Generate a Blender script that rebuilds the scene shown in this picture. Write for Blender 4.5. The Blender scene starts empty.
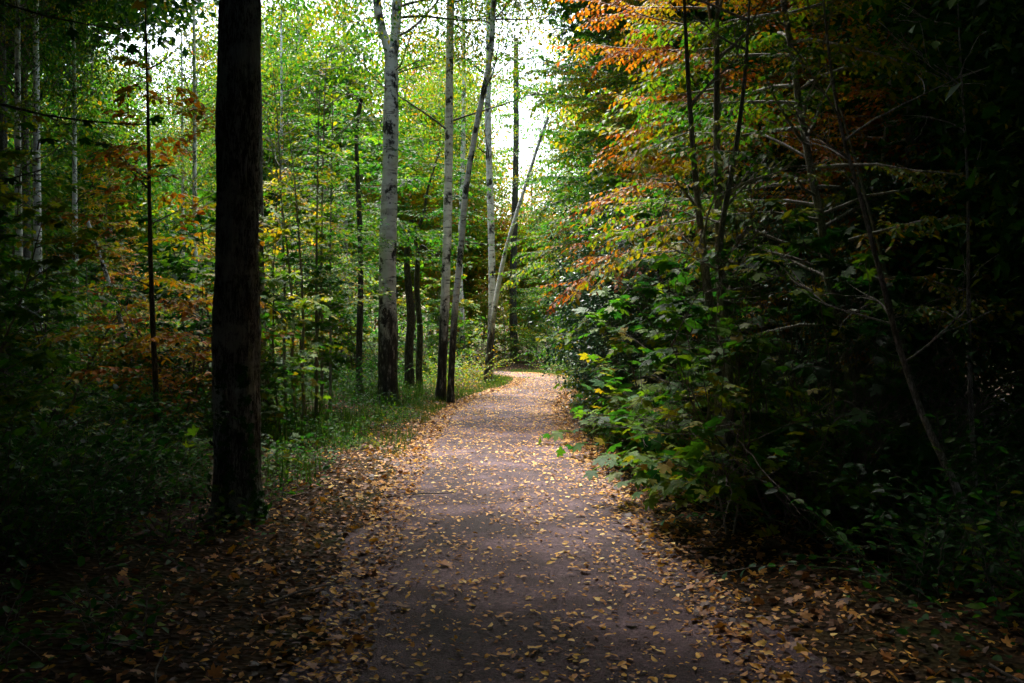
import bpy, math, random
import numpy as np
from mathutils import noise, Vector

rad = math.radians
S = bpy.context.scene
C = S.collection
UP = np.array([0., 0., 1.])

# ------------------------------------------------------------------ geometry helpers
def at(px, Y):                      # x of a picture column at depth Y
    return (px - 512) / 995.0 * Y

def zat(py, Y):
    return 1.6 - (py - 325) / 995.0 * Y

PATH = np.array([(-9, 36.3), (-6, 35.8), (-3.2, 34.9), (-1.2, 33.6), (.15, 31.8), (1.15, 29.3), (1.1, 26.5), (.6, 24), (.05, 21), (-.16, 17),
                 (-.14, 12.7), (0, 8), (.16, 4.4), (.3, 1), (.4, -4), (.3, -14), (0, -40)], float)[::-1]

def spline(pts, n):
    pts = np.vstack([2*pts[0]-pts[1], pts, 2*pts[-1]-pts[-2]])
    out = []
    for i in range(1, len(pts)-2):
        p0, p1, p2, p3 = pts[i-1:i+3]
        for t in np.linspace(0, 1, n, endpoint=False):
            out.append(.5*((2*p1)+(-p0+p2)*t+(2*p0-5*p1+4*p2-p3)*t*t+(-p0+3*p1-3*p2+p3)*t**3))
    out.append(pts[-2])
    return np.array(out)
PC = spline(PATH, 12)

def path_dist(x, y):
    x = np.atleast_1d(np.asarray(x, float)); y = np.atleast_1d(np.asarray(y, float))
    d = np.full(x.shape, 1e9)
    for a in range(0, len(x), 20000):
        sl = slice(a, a+20000)
        q = (x[sl, None]-PC[None, :, 0])**2 + (y[sl, None]-PC[None, :, 1])**2
        d[sl] = np.sqrt(q.min(1))
    return d

def gh(x, y):
    x = np.atleast_1d(np.asarray(x, float)); y = np.atleast_1d(np.asarray(y, float))
    n = (.5*np.sin(x*.9+1.3*np.sin(y*.5)) + .5*np.sin(y*1.1+x*.4+2) + .3*np.sin(x*2.3-y*1.7) + .2*np.sin(3.1*x+2.7*y))
    k = np.clip((path_dist(x, y)-1.25)/1.8, 0, 1)
    return (.06 + .055*n)*k

def g1(x, y):
    return float(gh(x, y)[0])

def mesh_from(name, verts, loops, sizes, mat, tint=None, smooth=False):
    me = bpy.data.meshes.new(name)
    verts = np.asarray(verts, np.float32)
    me.vertices.add(len(verts)); me.vertices.foreach_set('co', verts.ravel())
    loops = np.asarray(loops, np.int32).ravel(); sizes = np.asarray(sizes, np.int32)
    me.loops.add(len(loops)); me.loops.foreach_set('vertex_index', loops)
    me.polygons.add(len(sizes))
    st = np.concatenate([[0], np.cumsum(sizes)[:-1]]).astype(np.int32)
    me.polygons.foreach_set('loop_start', st)
    if smooth:
        me.polygons.foreach_set('use_smooth', np.ones(len(sizes), bool))
    me.update(calc_edges=True)
    if tint is not None:
        at_ = me.attributes.new('tint', 'FLOAT', 'POINT')
        at_.data.foreach_set('value', np.asarray(tint, np.float32))
    if mat: me.materials.append(mat)
    return me

# leaf templates: verts (x along leaf, y across, z up), faces
SIMPLE = (np.array([(0, 0, 0), (.42, .3, .07), (1, 0, -.06), (.42, -.3, .07)]), [(0, 3, 2), (0, 2, 1)])
OVAL = (np.array([(0, 0, 0), (.25, .25, .07), (.65, .24, .06), (1, 0, -.08), (.65, -.24, .06), (.25, -.25, .07), (.45, 0, 0)]),
        [(0, 6, 1), (1, 6, 2), (2, 6, 3), (3, 6, 4), (4, 6, 5), (5, 6, 0)])
def _maple():
    half = [(0, 1), (10, .74), (16, .78), (24, .5), (38, .74), (46, .88), (54, .7), (60, .68), (72, .42), (88, .52), (104, .62), (118, .42), (150, .3), (172, .1)]
    pol = half + [(-a, r) for a, r in half[::-1] if a > 0]
    v = [(.0, 0, .03)]
    for a, r in pol:
        v.append((r*math.cos(rad(a)), r*math.sin(rad(a)), -.16*r*r + (.04 if r < .6 else 0)))
    n = len(pol)
    return np.array(v), [(0, 1+i, 1+(i+1) % n) for i in range(n)]
MAPLE = _maple()
BLADE = (np.array([(0, .03, 0), (0, -.03, 0), (.55, -.02, 0), (.55, .02, 0), (1, 0, -.25)]), [(0, 1, 2, 3), (3, 2, 4)])

def norm(a):
    return a/np.maximum(np.linalg.norm(a, axis=-1, keepdims=True), 1e-9)

def leaves_mesh(name, P, A, N, size, tint, tmpl, mat):
    P = np.asarray(P, float); A = norm(np.asarray(A, float)); N = np.asarray(N, float)
    B = norm(np.cross(N, A)); N = np.cross(A, B)
    tv, tf = tmpl; k = len(tv); n = len(P)
    s = np.asarray(size, float).reshape(-1, 1, 1)*np.ones((n, 1, 1))
    V = P[:, None] + s*(tv[None, :, 0:1]*A[:, None] + tv[None, :, 1:2]*B[:, None] + tv[None, :, 2:3]*N[:, None])
    fl = np.concatenate([np.array(f) for f in tf]); fs = np.array([len(f) for f in tf])
    L = (fl[None, :] + (np.arange(n)*k)[:, None]).ravel()
    return mesh_from(name, V.reshape(-1, 3), L, np.tile(fs, n), mat, np.repeat(tint, k))

def tubes_mesh(name, tubes, mat, rough=None):
    VV, LL, n0, nq = [], [], 0, 0
    for pts, rr, sides in tubes:
        pts = np.asarray(pts, float); rr = np.asarray(rr, float); n = len(pts)
        t = norm(np.gradient(pts, axis=0))
        ref = np.array([1., .13, .05]) if abs(t[:, 0]).mean() < .8 else np.array([.1, .2, 1.])
        u = norm(np.cross(t, ref)); w = np.cross(t, u)
        a = np.arange(sides)*2*math.pi/sides
        ring = pts[:, None] + rr[:, None, None]*(np.cos(a)[None, :, None]*u[:, None]+np.sin(a)[None, :, None]*w[:, None])
        VV.append(ring.reshape(-1, 3))
        i = np.arange(n-1)[:, None]*sides; j = np.arange(sides)[None]; j2 = (j+1) % sides
        q = np.stack([i+j, i+j2, i+sides+j2, i+sides+j], -1).reshape(-1, 4)+n0
        LL.append(q); n0 += n*sides; nq += len(q)
    V = np.vstack(VV)
    if rough:
        V = rough(V)
    return mesh_from(name, V, np.vstack(LL), np.full(nq, 4), mat, smooth=True)

def merge(name, a, b):
    """two meshes as one, materials kept"""
    V, Lp, Sz, Tn, Mi, Sm = [], [], [], [], [], []; off = 0
    for k, me in enumerate((a, b)):
        v = np.empty(len(me.vertices)*3, np.float32); me.vertices.foreach_get('co', v); V.append(v.reshape(-1, 3))
        l = np.empty(len(me.loops), np.int32); me.loops.foreach_get('vertex_index', l); Lp.append(l+off)
        z = np.empty(len(me.polygons), np.int32); me.polygons.foreach_get('loop_total', z); Sz.append(z); Mi.append(np.full(len(z), k, np.int32))
        t = np.zeros(len(me.vertices), np.float32)
        if 'tint' in me.attributes: me.attributes['tint'].data.foreach_get('value', t)
        Tn.append(t); off += len(me.vertices)
    o = mesh_from(name, np.vstack(V), np.concatenate(Lp), np.concatenate(Sz), a.materials[0], np.concatenate(Tn))
    o.materials.append(b.materials[0]); o.polygons.foreach_set('material_index', np.concatenate(Mi)); return o

def poly(rng, p, d, L, n, wob=.15, grav=0.):
    p = np.array(p, float); d = norm(np.array(d, float)); out = [p.copy()]
    for _ in range(n):
        d = norm(d + wob*rng.normal(size=3) + np.array([0, 0, grav]))
        p = p + d*L/n; out.append(p.copy())
    return np.array(out)

def interp(pl, t):
    f = t*(len(pl)-1); i = min(int(f), len(pl)-2); return pl[i]+(pl[i+1]-pl[i])*(f-i), norm(pl[i+1]-pl[i])

# ------------------------------------------------------------------ materials
def new_mat(name):
    m = bpy.data.materials.new(name); m.use_nodes = True
    nt = m.node_tree; nt.nodes.clear()
    out = nt.nodes.new('ShaderNodeOutputMaterial')
    return m, nt, out

def nd(nt, typ, **kw):
    n = nt.nodes.new(typ)
    for k, v in kw.items():
        if k in n.inputs.keys(): n.inputs[k].default_value = v
        else: setattr(n, k, v)
    return n

def ramp(nt, stops, fac=None, interp_='LINEAR'):
    r = nt.nodes.new('ShaderNodeValToRGB'); cr = r.color_ramp; cr.interpolation = interp_
    while len(cr.elements) < len(stops): cr.elements.new(.5)
    for e, (p, c) in zip(cr.elements, stops):
        e.position = p; e.color = (*c, 1) if len(c) == 3 else c
    if fac is not None: nt.links.new(fac, r.inputs[0])
    return r

def mth(nt, op, a, b=None, clamp=False):
    m = nt.nodes.new('ShaderNodeMath'); m.operation = op; m.use_clamp = clamp
    for i, v in enumerate((a, b)):
        if v is None: continue
        if isinstance(v, (int, float)): m.inputs[i].default_value = v
        else: nt.links.new(v, m.inputs[i])
    return m.outputs[0]

SEASON = [(0, (.006, .036, .010)), (.16, (.012, .075, .010)), (.32, (.032, .125, .008)), (.46, (.10, .19, .006)), (.6, (.24, .20, .006)),
          (.74, (.31, .135, .006)), (.87, (.28, .065, .006)), (1, (.16, .04, .008))]

def leaf_mat(name, stops=SEASON, rough=.55, trans=.45, spec=.18, spread=1.0):
    m, nt, out = new_mat(name)
    a = nd(nt, 'ShaderNodeAttribute', attribute_name='tint')
    oi = nd(nt, 'ShaderNodeObjectInfo')
    sep = nd(nt, 'ShaderNodeSeparateColor'); nt.links.new(oi.outputs['Color'], sep.inputs[0])
    t = mth(nt, 'ADD', mth(nt, 'MULTIPLY', a.outputs['Fac'], spread), sep.outputs[0], clamp=True)
    r = ramp(nt, stops, t)
    tc = nd(nt, 'ShaderNodeTexCoord')
    nz = nd(nt, 'ShaderNodeTexNoise', Scale=60., Detail=2.); nt.links.new(tc.outputs['Object'], nz.inputs['Vector'])
    mx = nd(nt, 'ShaderNodeMix', data_type='RGBA', blend_type='MULTIPLY'); mx.inputs[0].default_value = .5
    rr = ramp(nt, [(.3, (.55, .55, .55)), (.7, (1.3, 1.3, 1.3))], nz.outputs['Fac'])
    nt.links.new(r.outputs[0], mx.inputs[6]); nt.links.new(rr.outputs[0], mx.inputs[7])
    p = nd(nt, 'ShaderNodeBsdfPrincipled', Roughness=rough); p.inputs['Specular IOR Level'].default_value = spec
    nt.links.new(mx.outputs[2], p.inputs['Base Color'])
    tr = nd(nt, 'ShaderNodeBsdfTranslucent')
    br = nd(nt, 'ShaderNodeMix', data_type='RGBA', blend_type='MULTIPLY'); br.inputs[0].default_value = 1
    br.inputs[7].default_value = (1.8, 1.8, 1.1, 1); nt.links.new(mx.outputs[2], br.inputs[6]); nt.links.new(br.outputs[2], tr.inputs[0])
    ms = nd(nt, 'ShaderNodeMixShader'); ms.inputs[0].default_value = trans
    nt.links.new(p.outputs[0], ms.inputs[1]); nt.links.new(tr.outputs[0], ms.inputs[2]); nt.links.new(ms.outputs[0], out.inputs[0])
    return m

LEAF = leaf_mat('leaf')
THICKET = leaf_mat('thicket_leaf', trans=.15, spec=.1, rough=.7)
SHADE_LEAF = leaf_mat('shade_crown_leaf', trans=.12)  # less translucent, so the added shade crowns pass little light
HOLLY = leaf_mat('glossy_leaf', [(0, (.008, .03, .02)), (.5, (.018, .075, .04)), (1, (.045, .13, .04))], rough=.42, trans=.1, spec=.35)
GRASSM = leaf_mat('grass_blade', [(0, (.02, .06, .012)), (.5, (.06, .13, .018)), (1, (.17, .19, .04))], rough=.5, trans=.35)
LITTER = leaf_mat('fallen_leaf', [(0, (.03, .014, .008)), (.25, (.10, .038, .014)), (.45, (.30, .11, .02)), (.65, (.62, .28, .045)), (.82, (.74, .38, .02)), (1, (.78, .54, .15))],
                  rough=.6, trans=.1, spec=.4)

def bark_mat(name, dark, mid, pale, pale_at=.62, moss=.25, vs=(7, 7, 1.6), bump=.6, pale_mottle=0.):
    m, nt, out = new_mat(name)
    tc = nd(nt, 'ShaderNodeTexCoord'); mp = nd(nt, 'ShaderNodeMapping'); mp.inputs['Scale'].default_value = vs
    nt.links.new(tc.outputs['Object'], mp.inputs[0])
    nz = nd(nt, 'ShaderNodeTexNoise', Scale=2.2, Detail=8., Roughness=.68); nt.links.new(mp.outputs[0], nz.inputs['Vector'])
    vo = nd(nt, 'ShaderNodeTexVoronoi', Scale=3.2, feature='DISTANCE_TO_EDGE')
    wv = nd(nt, 'ShaderNodeVectorMath', operation='ADD'); sc = nd(nt, 'ShaderNodeVectorMath', operation='SCALE'); sc.inputs['Scale'].default_value = 1.6
    nt.links.new(nz.outputs['Color'], sc.inputs[0]); nt.links.new(mp.outputs[0], wv.inputs[0]); nt.links.new(sc.outputs[0], wv.inputs[1])
    nt.links.new(wv.outputs[0], vo.inputs['Vector'])
    h = mth(nt, 'ADD', mth(nt, 'MULTIPLY', nz.outputs['Fac'], .8), mth(nt, 'MULTIPLY', mth(nt, 'MINIMUM', vo.outputs['Distance'], .25), 1.4))
    r = ramp(nt, [(.3, dark), (.55, mid), (pale_at+.12, pale)], h)
    n2 = nd(nt, 'ShaderNodeTexNoise', Scale=1.3, Detail=5.); nt.links.new(tc.outputs['Object'], n2.inputs['Vector'])
    rm = ramp(nt, [(.48, (0, 0, 0)), (.66, (1, 1, 1))], n2.outputs['Fac'])
    mx = nd(nt, 'ShaderNodeMix', data_type='RGBA'); nt.links.new(mth(nt, 'MULTIPLY', rm.outputs[0], moss), mx.inputs[0])
    nt.links.new(r.outputs[0], mx.inputs[6]); mx.inputs[7].default_value = (.03, .05, .015, 1)
    n4 = nd(nt, 'ShaderNodeTexNoise', Scale=2.3, Detail=9., Roughness=.75); nt.links.new(tc.outputs['Object'], n4.inputs['Vector'])  # pale bark mottling, also standing in for light along the trunk's side
    rl = ramp(nt, [(.50, (0, 0, 0)), (.58, (1, 1, 1))], n4.outputs['Fac'])
    ml = nd(nt, 'ShaderNodeMix', data_type='RGBA'); nt.links.new(mth(nt, 'MULTIPLY', rl.outputs[0], pale_mottle), ml.inputs[0])
    nt.links.new(mx.outputs[2], ml.inputs[6]); ml.inputs[7].default_value = (.42, .46, .44, 1); mx = ml
    p = nd(nt, 'ShaderNodeBsdfPrincipled', Roughness=.85); nt.links.new(mx.outputs[2], p.inputs['Base Color'])
    b = nd(nt, 'ShaderNodeBump', Strength=bump, Distance=.03); nt.links.new(h, b.inputs['Height']); nt.links.new(b.outputs[0], p.inputs['Normal'])
    nt.links.new(p.outputs[0], out.inputs[0])
    return m

BARK_DARK = bark_mat('dark_bark', (.008, .007, .006), (.035, .03, .026), (.12, .11, .10))
BARK_ROUGH = bark_mat('rough_birch_bark', (.008, .009, .0085), (.042, .046, .044), (.36, .39, .39), pale_at=.55, moss=.3, vs=(9, 9, 1.5), bump=.9, pale_mottle=.75)  # left-side light put into the bark as pale patches, beside its own mottling
BARK_GREY = bark_mat('grey_bark', (.06, .054, .045), (.2, .185, .16), (.42, .39, .35), moss=.35, vs=(9, 9, 2.5), bump=.3)
TWIG = bark_mat('twig_bark', (.04, .03, .022), (.09, .07, .055), (.17, .15, .12), moss=.1, bump=.1)

def birch_mat(name, z0=.6, z1=2.2):
    m, nt, out = new_mat(name)
    tc = nd(nt, 'ShaderNodeTexCoord')
    def nzs(scale, s, det=5., rough=.6):
        mp = nd(nt, 'ShaderNodeMapping'); mp.inputs['Scale'].default_value = scale; nt.links.new(tc.outputs['Object'], mp.inputs[0])
        n = nd(nt, 'ShaderNodeTexNoise', Scale=s, Detail=det, Roughness=rough); nt.links.new(mp.outputs[0], n.inputs['Vector']); return n.outputs['Fac']
    base = ramp(nt, [(.35, (.5, .47, .43)), (.5, (.78, .77, .74)), (.75, (.86, .85, .83))], nzs((2, 2, 4), 2.))
    bands = ramp(nt, [(.39, (1, 1, 1)), (.43, (0, 0, 0))], nzs((2.2, 2.2, 13), 1.3, 8., .75))
    patch = ramp(nt, [(.53, (0, 0, 0)), (.57, (1, 1, 1))], nzs((3.2, 3.2, 2.6), 1.1, 7., .72))
    sx = nd(nt, 'ShaderNodeSeparateXYZ'); nt.links.new(tc.outputs['Object'], sx.inputs[0])
    low = mth(nt, 'SUBTRACT', z1, sx.outputs['Z'])
    low = mth(nt, 'DIVIDE', low, z1-z0)
    n3 = nzs((5, 5, 1.3), 1.5, 7., .7)
    low = mth(nt, 'ADD', low, mth(nt, 'MULTIPLY', mth(nt, 'SUBTRACT', n3, .5), 3.2))
    low = mth(nt, 'MULTIPLY', low, 1.6, clamp=True)
    f = mth(nt, 'MAXIMUM', mth(nt, 'MAXIMUM', mth(nt, 'MULTIPLY', bands.outputs[0], .85), patch.outputs[0]), low)
    dk = ramp(nt, [(.42, (.008, .007, .007)), (.56, (.05, .045, .04)), (.64, (.34, .32, .29))], nzs((9, 9, 2.2), 2., 7., .7))
    mx = nd(nt, 'ShaderNodeMix', data_type='RGBA'); nt.links.new(f, mx.inputs[0]); nt.links.new(base.outputs[0], mx.inputs[6]); nt.links.new(dk.outputs[0], mx.inputs[7])
    p = nd(nt, 'ShaderNodeBsdfPrincipled', Roughness=.7); nt.links.new(mx.outputs[2], p.inputs['Base Color'])
    b = nd(nt, 'ShaderNodeBump', Strength=.5, Distance=.02); nt.links.new(mth(nt, 'SUBTRACT', n3, mth(nt, 'MULTIPLY', f, .3)), b.inputs['Height']); nt.links.new(b.outputs[0], p.inputs['Normal'])
    nt.links.new(p.outputs[0], out.inputs[0])
    return m
BIRCH = birch_mat('birch_bark')
BIRCH_HI = birch_mat('birch_bark_dark_foot', .9, 2.2)

def ground_mat():
    m, nt, out = new_mat('forest_soil')
    tc = nd(nt, 'ShaderNodeTexCoord')
    n1 = nd(nt, 'ShaderNodeTexNoise', Scale=1.1, Detail=6.); nt.links.new(tc.outputs['Object'], n1.inputs['Vector'])
    n2 = nd(nt, 'ShaderNodeTexVoronoi', Scale=22.); nt.links.new(tc.outputs['Object'], n2.inputs['Vector'])
    r = ramp(nt, [(.3, (.012, .010, .007)), (.5, (.035, .024, .014)), (.68, (.022, .032, .010))], n1.outputs['Fac'])
    r2 = ramp(nt, [(0, (.5, .5, .5)), (.5, (1.2, 1.0, .8)), (1, (2.2, 1.6, 1.1))], n2.outputs['Color'])
    mx = nd(nt, 'ShaderNodeMix', data_type='RGBA', blend_type='MULTIPLY'); mx.inputs[0].default_value = .9
    nt.links.new(r.outputs[0], mx.inputs[6]); nt.links.new(r2.outputs[0], mx.inputs[7])
    p = nd(nt, 'ShaderNodeBsdfPrincipled', Roughness=.95); p.inputs['Specular IOR Level'].default_value = .1
    nt.links.new(mx.outputs[2], p.inputs['Base Color'])
    b = nd(nt, 'ShaderNodeBump', Strength=.8, Distance=.03); nt.links.new(n2.outputs['Distance'], b.inputs['Height']); nt.links.new(b.outputs[0], p.inputs['Normal'])
    nt.links.new(p.outputs[0], out.inputs[0])
    return m

def path_mat():
    m, nt, out = new_mat('worn_path')
    tc = nd(nt, 'ShaderNodeTexCoord')
    def nz(s, d=5., r=.6):
        n = nd(nt, 'ShaderNodeTexNoise', Scale=s, Detail=d, Roughness=r); nt.links.new(tc.outputs['Object'], n.inputs['Vector']); return n.outputs['Fac']
    big = ramp(nt, [(.38, (.028, .013, .015)), (.5, (.072, .040, .048)), (.62, (.155, .10, .115))], nz(1.1, 8., .65))
    fine = nz(38., 8., .85)
    fr = ramp(nt, [(.36, (.25, .22, .22)), (.5, (.9, .9, .9)), (.64, (2.1, 2.0, 1.9))], fine)
    mx = nd(nt, 'ShaderNodeMix', data_type='RGBA', blend_type='MULTIPLY'); mx.inputs[0].default_value = .85
    nt.links.new(big.outputs[0], mx.inputs[6]); nt.links.new(fr.outputs[0], mx.inputs[7])
    vo = nd(nt, 'ShaderNodeTexVoronoi', Scale=95.); nt.links.new(tc.outputs['Object'], vo.inputs['Vector'])
    # earthy patches
    er = ramp(nt, [(.52, (0, 0, 0)), (.72, (.7, .7, .7))], nz(2.3, 7., .7))
    m2 = nd(nt, 'ShaderNodeMix', data_type='RGBA'); nt.links.new(er.outputs[0], m2.inputs[0]); nt.links.new(mx.outputs[2], m2.inputs[6]); m2.inputs[7].default_value = (.075, .042, .032, 1)
    p = nd(nt, 'ShaderNodeBsdfPrincipled', Roughness=.75); p.inputs['Specular IOR Level'].default_value = .3
    nt.links.new(m2.outputs[2], p.inputs['Base Color'])
    h = mth(nt, 'ADD', mth(nt, 'MULTIPLY', fine, .6), mth(nt, 'MULTIPLY', vo.outputs['Distance'], .6))
    b = nd(nt, 'ShaderNodeBump', Strength=.7, Distance=.02); nt.links.new(h, b.inputs['Height']); nt.links.new(b.outputs[0], p.inputs['Normal'])
    nt.links.new(p.outputs[0], out.inputs[0])
    return m

# ------------------------------------------------------------------ object helpers
def link(name, me, parent=None, loc=None, col=None):
    o = bpy.data.objects.new(name, me); C.objects.link(o)
    if parent: o.parent = parent
    if loc is not None: o.location = loc
    if col is not None: o.color = (col, 0, 0, 1)
    return o

def tag(o, label=None, cat=None, group=None, kind=None):
    for k, v in (('label', label), ('category', cat), ('group', group), ('kind', kind)):
        if v: o[k] = v
    return o

def thing(name, label, cat, x, y, rz=0, group=None, scale=1., sink=.0):
    o = bpy.data.objects.new(name, None); C.objects.link(o); o.empty_display_size = .2
    o.location = (x, y, g1(x, y)-sink); o.rotation_euler = (0, 0, rz); o.scale = (scale,)*3
    return tag(o, label, cat, group)

def plant(kind, proto, label, cat, x, y, rz=0, group=None, scale=1., col=.2, sz=None):
    """a plant from a prototype: dict of part name -> mesh"""
    t = thing(kind, label, cat, x, y, rz, group, scale, .03)
    if sz: t.scale = (scale, scale, scale*sz)
    for part, me in proto.items():
        link(part, me, t, col=col)
    return t

# ------------------------------------------------------------------ generators
def clump_tint(rng, P, spread=.10, clump=.12, f=1.3):
    ph = rng.uniform(0, 6.28, 6)
    c = (np.sin(P[:, 0]*f*1.7+ph[0])+np.sin(P[:, 1]*f*1.3+ph[1])+np.sin(P[:, 2]*f*1.9+ph[2])+np.sin((P[:, 0]+P[:, 2])*f*3.1+ph[3]))/4
    return rng.normal(0, spread, len(P)) + clump*c*1.6

def spray(rng, tubes, LP, LA, LN, pl, r, step, ls, droop=.25, flat=.3, every=None, bend=None):
    """leaves set alternately along a twig polyline"""
    L = np.linalg.norm(np.diff(pl, axis=0), axis=1).sum(); n = max(2, int(L/step))
    if tubes is not None: tubes.append((pl, np.linspace(r, r*.4, len(pl)), 3))
    for k in range(n):
        p, d = interp(pl, (k+.6)/n*.999)
        side = np.cross(d, UP); side = side/(np.linalg.norm(side)+1e-6)*(1 if k % 2 else -1)
        a = d*.75 + side*.8 + rng.normal(0, .22, 3) - UP*droop
        LP.append(p+side*.01); LA.append(a); LN.append(UP+rng.normal(0, flat, 3))

def sapling(seed, h=4., nb=26, blen=1.3, z0=.25, ls=.075, step=.055, r=.022, stems=1, spread=.12, up=.45, tmpl=OVAL, droop=.25, sub=7, bark=None, flat=.35, bias=None, wob=.05, mat=None):
    rng = np.random.default_rng(seed); tubes, tw = [], []; LP, LA, LN = [], [], []
    for s in range(stems):
        az0 = rng.uniform(0, 6.28); d0 = np.array([math.cos(az0)*spread*(stems > 1), math.sin(az0)*spread*(stems > 1), 1.])
        if bias is not None: d0 = d0+np.array(bias)*.25
        hh = h*rng.uniform(.75, 1.) if s else h
        st = poly(rng, (rng.normal(0, .08)*(stems > 1), rng.normal(0, .08)*(stems > 1), -.1), d0, hh, 14, wob)
        tubes.append((st, np.linspace(r, r*.2, 15), 7))
        for b in range(nb):
            t = z0+(1-z0)*(b+rng.uniform(0, 1))/nb; p, d = interp(st, min(t, .995))
            az = b*2.4+rng.normal(0, .4)
            bl = blen*(1-.65*((t-z0)/(1-z0))**1.5)*rng.uniform(.6, 1.15)
            dd = np.array([math.cos(az), math.sin(az), up+rng.normal(0, .15)])
            if bias is not None: dd = dd+np.array(bias)
            br = poly(rng, p, dd, bl, 6, .12, -.06)
            tubes.append((br, np.linspace(max(r*.35, .004), .002, 7), 4))
            for q in range(sub):
                tt = .25+.75*(q+.5)/sub; p2, d2 = interp(br, tt)
                side = np.cross(d2, UP)*(1 if q % 2 else -1)
                sd = d2*.8+side*.8+rng.normal(0, .15, 3)
                spray(rng, tw, LP, LA, LN, poly(rng, p2, sd, (bl*.38 if sub > 11 else bl*.55)*(1-.4*tt), 3, .1, -.08), .0022, step, ls, droop, flat)
            spray(rng, tw, LP, LA, LN, br[3:], .002, step, ls, droop, flat)
    P = np.array(LP); n = len(P)
    sz = ls*rng.uniform(.6, 1.2, n)
    print('sapling', seed, n)
    return {'trunk': tubes_mesh('sapling_stem', tubes, bark or TWIG),
            'foliage': merge('foliage', leaves_mesh('sapling_leaves', P, LA, LN, sz, clump_tint(rng, P), tmpl, mat or LEAF), tubes_mesh('sapling_twigs', tw, TWIG))}

def crown_mesh(seed, R, H, zc, n_cl, per, ls, cl_r=.5, tmpl=SIMPLE, hollow=.35, mat=None, top=1., low_cut=-1., spread=.1, clump=.14, hang=.2):
    """foliage in clumps through an ellipsoidal volume; returns leaf mesh and clump centres"""
    rng = np.random.default_rng(seed)
    u = norm(rng.normal(size=(n_cl*3, 3))); rr = rng.uniform(hollow, 1., (n_cl*3, 1))**.6
    lob = 1+.22*np.sin(3*np.arctan2(u[:, 1], u[:, 0])+rng.uniform(0, 6))+.15*np.sin(5*u[:, 2]*2+rng.uniform(0, 6))
    cc = u*rr*lob[:, None]
    cc = cc[cc[:, 2] > low_cut][:n_cl]; n_cl = len(cc)
    cc = cc*np.array([R, R, H/2])+np.array([0, 0, zc])
    crs = cl_r*rng.uniform(.5, 1.5, n_cl)
    idx = np.repeat(np.arange(n_cl), per)
    off = rng.normal(size=(len(idx), 3))*np.array([1, 1, .55])*crs[idx, None]*.55
    P = cc[idx]+off
    out = norm(off+1e-6)
    A = out*.7+rng.normal(0, .6, (len(idx), 3))-UP*hang
    N = UP*.9+rng.normal(0, .5, (len(idx), 3))
    ct = rng.normal(0, clump*.7, n_cl)
    tint = ct[idx]+rng.normal(0, spread, len(idx))
    return leaves_mesh('crown_leaves', P, A, N, ls*rng.uniform(.6, 1.25, len(idx)), tint, tmpl, mat or LEAF), cc

def limbs_to(rng, trunk, centres, tubes, r0, tz=(.35, .98), every=1, side=5):
    top = trunk[-1][2]
    for c in centres[::every]:
        hd = np.hypot(c[0]-trunk[-1][0]*.5, c[1]-trunk[-1][1]*.5)
        t = np.clip((c[2]-hd*rng.uniform(.3, .8))/top, tz[0], tz[1]); p, d = interp(trunk, t)
        m = (p+c)/2+np.array([0, 0, .05*np.linalg.norm(c-p)])+rng.normal(0, .15, 3)
        tt = np.linspace(0, 1, 8)[:, None]
        pl = (1-tt)**2*p+2*tt*(1-tt)*m+tt**2*c
        pl[1:-1] += rng.normal(0, .03, (6, 3))
        L = np.linalg.norm(c-p)
        tubes.append((pl, np.linspace(r0*(.12+.06*L)*(1-.6*t), .004, 8), side))

def trunk_poly(rng, h, lean=(0, 0), wob=.02, n=22):
    z = np.linspace(-.15, h, n); t = (z/h)
    x = lean[0]*t+np.cumsum(rng.normal(0, wob, n))*.3; y = lean[1]*t+np.cumsum(rng.normal(0, wob, n))*.3
    return np.stack([x-x[1], y-y[1], z], 1)

def trunk_radii(pl, r, flare=.5, taper=.75):
    z = pl[:, 2]; h = pl[-1, 2]
    return r*(1-taper*np.clip(z/h, 0, 1))+r*flare*np.exp(-np.clip(z, 0, None)/.28)

def make_tree(seed, h, r, R, H, zc, n_cl, per, ls, bark, lean=(0, 0), every=2, cl_r=.5, **kw):
    rng = np.random.default_rng(seed)
    tp = trunk_poly(rng, h, lean)
    me, cc = crown_mesh(seed+1, R, H, zc, n_cl, per, ls, cl_r, **kw)
    if lean != (0, 0):
        shift = np.array([lean[0], lean[1], 0])*(zc/h)
        V = np.empty(len(me.vertices)*3, np.float32); me.vertices.foreach_get('co', V); V = V.reshape(-1, 3)+shift; me.vertices.foreach_set('co', V.ravel().astype(np.float32)); cc = cc+shift
    tb = [(tp, trunk_radii(tp, r), 12)]; lt = []
    limbs_to(rng, tp, cc, lt, r, every=every)
    return {'trunk': tubes_mesh('tree_trunk', tb, bark), 'branches': tubes_mesh('tree_limbs', lt, BARK_DARK if bark is BARK_DARK else TWIG), 'crown': me}

def low_plant(seed, R=.5, h=.5, stems=26, ls=.06, tmpl=OVAL, mat=None, step=.05):
    rng = np.random.default_rng(seed); tb = []; LP, LA, LN = [], [], []
    for s in range(stems):
        az = rng.uniform(0, 6.28); q = rng.uniform(0, 1)**.7
        p = (rng.normal(0, R*.3), rng.normal(0, R*.3), -.05)
        spray(rng, tb, LP, LA, LN, poly(rng, p, (math.cos(az)*q, math.sin(az)*q, 1.1), (h**2+(R*q)**2)**.5*rng.uniform(.7, 1.2), 7, .1, -.11), .004, step, ls, .15, .4)
    P = np.array(LP); k = P[:, 2] > .03
    return {'foliage': merge('foliage', leaves_mesh('plant_leaves', P[k], np.array(LA)[k], np.array(LN)[k], ls*rng.uniform(.6, 1.3, k.sum()), clump_tint(rng, P[k]), tmpl, mat or LEAF), tubes_mesh('plant_stems', tb, TWIG))}

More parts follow.
